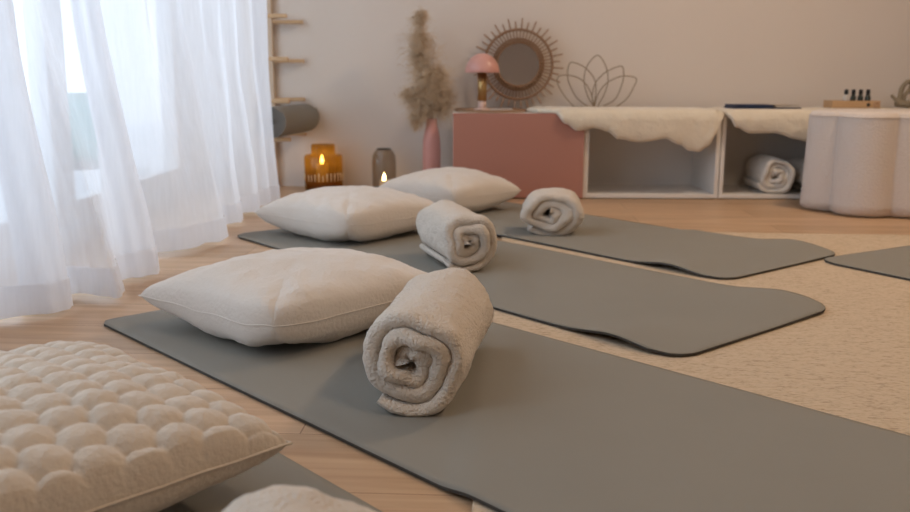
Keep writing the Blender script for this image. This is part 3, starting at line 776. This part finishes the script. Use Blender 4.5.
curtain('white sheer curtain panel nearest the camera at the left edge',
        [(-1.15, 1.15), (-1.0, 1.3), (-1.1, 1.42), (-.97, 1.55), (-1.06, 1.68), (-.973, 1.80), (-1.0, 1.88), (-.90, 1.93), (-.876, 1.98), (-.91, 2.02), (-1.0, 2.0)],
        [(-1.12, 1.15), (-1.03, 1.27), (-1.09, 1.4), (-1.02, 1.5), (-1.08, 1.62), (-1.01, 1.72), (-1.05, 1.8), (-.96, 1.86), (-.93, 1.92), (-.96, 1.95), (-1.02, 1.94)], seed=1)
curtain('middle white sheer curtain panel flaring at its hem, turquoise showing through it',
        [(-1.02, 2.05), (-.935, 2.12), (-.87, 2.10), (-.807, 2.085), (-.82, 2.16), (-.87, 2.25), (-.83, 2.31), (-.80, 2.36), (-.84, 2.40), (-.90, 2.37)],
        [(-1.06, 1.98), (-1.0, 2.03), (-.99, 2.1), (-.98, 2.15), (-.99, 2.2), (-.95, 2.24), (-.92, 2.28), (-.90, 2.32), (-.93, 2.36), (-.98, 2.34)], seed=4, m_='sheerthin')
curtain('long pleated white sheer curtain panel reaching back towards the mat rack',
        [(-1.06, 2.66), (-.93, 2.64), (-.83, 2.70), (-.79, 2.80), (-.754, 2.895), (-.80, 3.05), (-.83, 3.18), (-.785, 3.22), (-.80, 3.32), (-.84, 3.42), (-.785, 3.52), (-.825, 3.62), (-.775, 3.70), (-.80, 3.77), (-.760, 3.83), (-.83, 3.85)],
        [(-1.05, 2.62), (-.98, 2.62), (-.91, 2.68), (-.93, 2.78), (-.87, 2.88), (-.90, 3.02), (-.86, 3.12), (-.89, 3.22), (-.855, 3.32), (-.88, 3.42), (-.845, 3.52), (-.87, 3.62), (-.82, 3.70), (-.84, 3.77), (-.788, 3.83), (-.85, 3.85)], seed=7)
tag(link('curtain_rail', box(-1.03, -.93, .9, 4.2, 2.362, 2.385, .003), M['frame'], smooth=False), 'white curtain rail above the frame carrying the sheer panels', 'curtain rail')

# ---------------------------------------------------------------- light
w = bpy.data.worlds.new('World'); S.world = w; w.use_nodes = True
bg = w.node_tree.nodes['Background']; bg.inputs[0].default_value = (.73, .84, 1, 1); bg.inputs[1].default_value = 3.5
def area(name, loc, target, size, power, col, shape='DISK', sy=None):
    l = bpy.data.lights.new(name, 'AREA'); l.energy = power; l.color = col; l.size = size; l.shape = shape
    if sy: l.size_y = sy
    o = bpy.data.objects.new(name, l); COL.objects.link(o); o.location = loc
    o.rotation_euler = (Vector(target) - Vector(loc)).to_track_quat('-Z', 'Y').to_euler(); return o
po = area('window_portal', (XL - .13, (W0 + W1) / 2, (WZ0 + WZ1) / 2), (0, (W0 + W1) / 2, (WZ0 + WZ1) / 2), W1 - W0, 10, (1, 1, 1), 'RECTANGLE', WZ1 - WZ0)
po.data.cycles.is_portal = True
area('ceiling_spot', (1.9, 3.1, 2.42), (.2, 2.2, 0), .28, 33, (1, .73, .50))
area('ceiling_lamp', (1.6, .3, 2.42), (1.2, .8, 0), .5, 20, (1, .73, .50))

# ---------------------------------------------------------------- camera
cam = bpy.data.cameras.new('camera'); co = bpy.data.objects.new('camera', cam); COL.objects.link(co); S.camera = co
co.location = (0, 0, .526); th, ro = .1945, .0034
fwd = Vector((0, math.cos(th), -math.sin(th))); up = Vector((0, math.sin(th), math.cos(th))); rt = Vector((1, 0, 0))
r2 = rt * math.cos(ro) + up * math.sin(ro); u2 = -rt * math.sin(ro) + up * math.cos(ro)
mtx = Matrix((r2, u2, -fwd)).transposed().to_4x4(); mtx.translation = co.location; co.matrix_world = mtx
cam.sensor_width = 36; cam.lens = 893.7 / 910 * 36; cam.clip_start = .02
cam.dof.use_dof = True; cam.dof.focus_distance = 1.55; cam.dof.aperture_fstop = 5.2
S.view_settings.view_transform = 'Standard'; S.view_settings.look = 'None'; S.view_settings.gamma = 1; S.view_settings.use_curve_mapping = False
S.view_settings.exposure = -.22
S.cycles.transparent_max_bounces = 32; S.cycles.max_bounces = 10; S.cycles.diffuse_bounces = 5
S.cycles.sample_clamp_indirect = 4
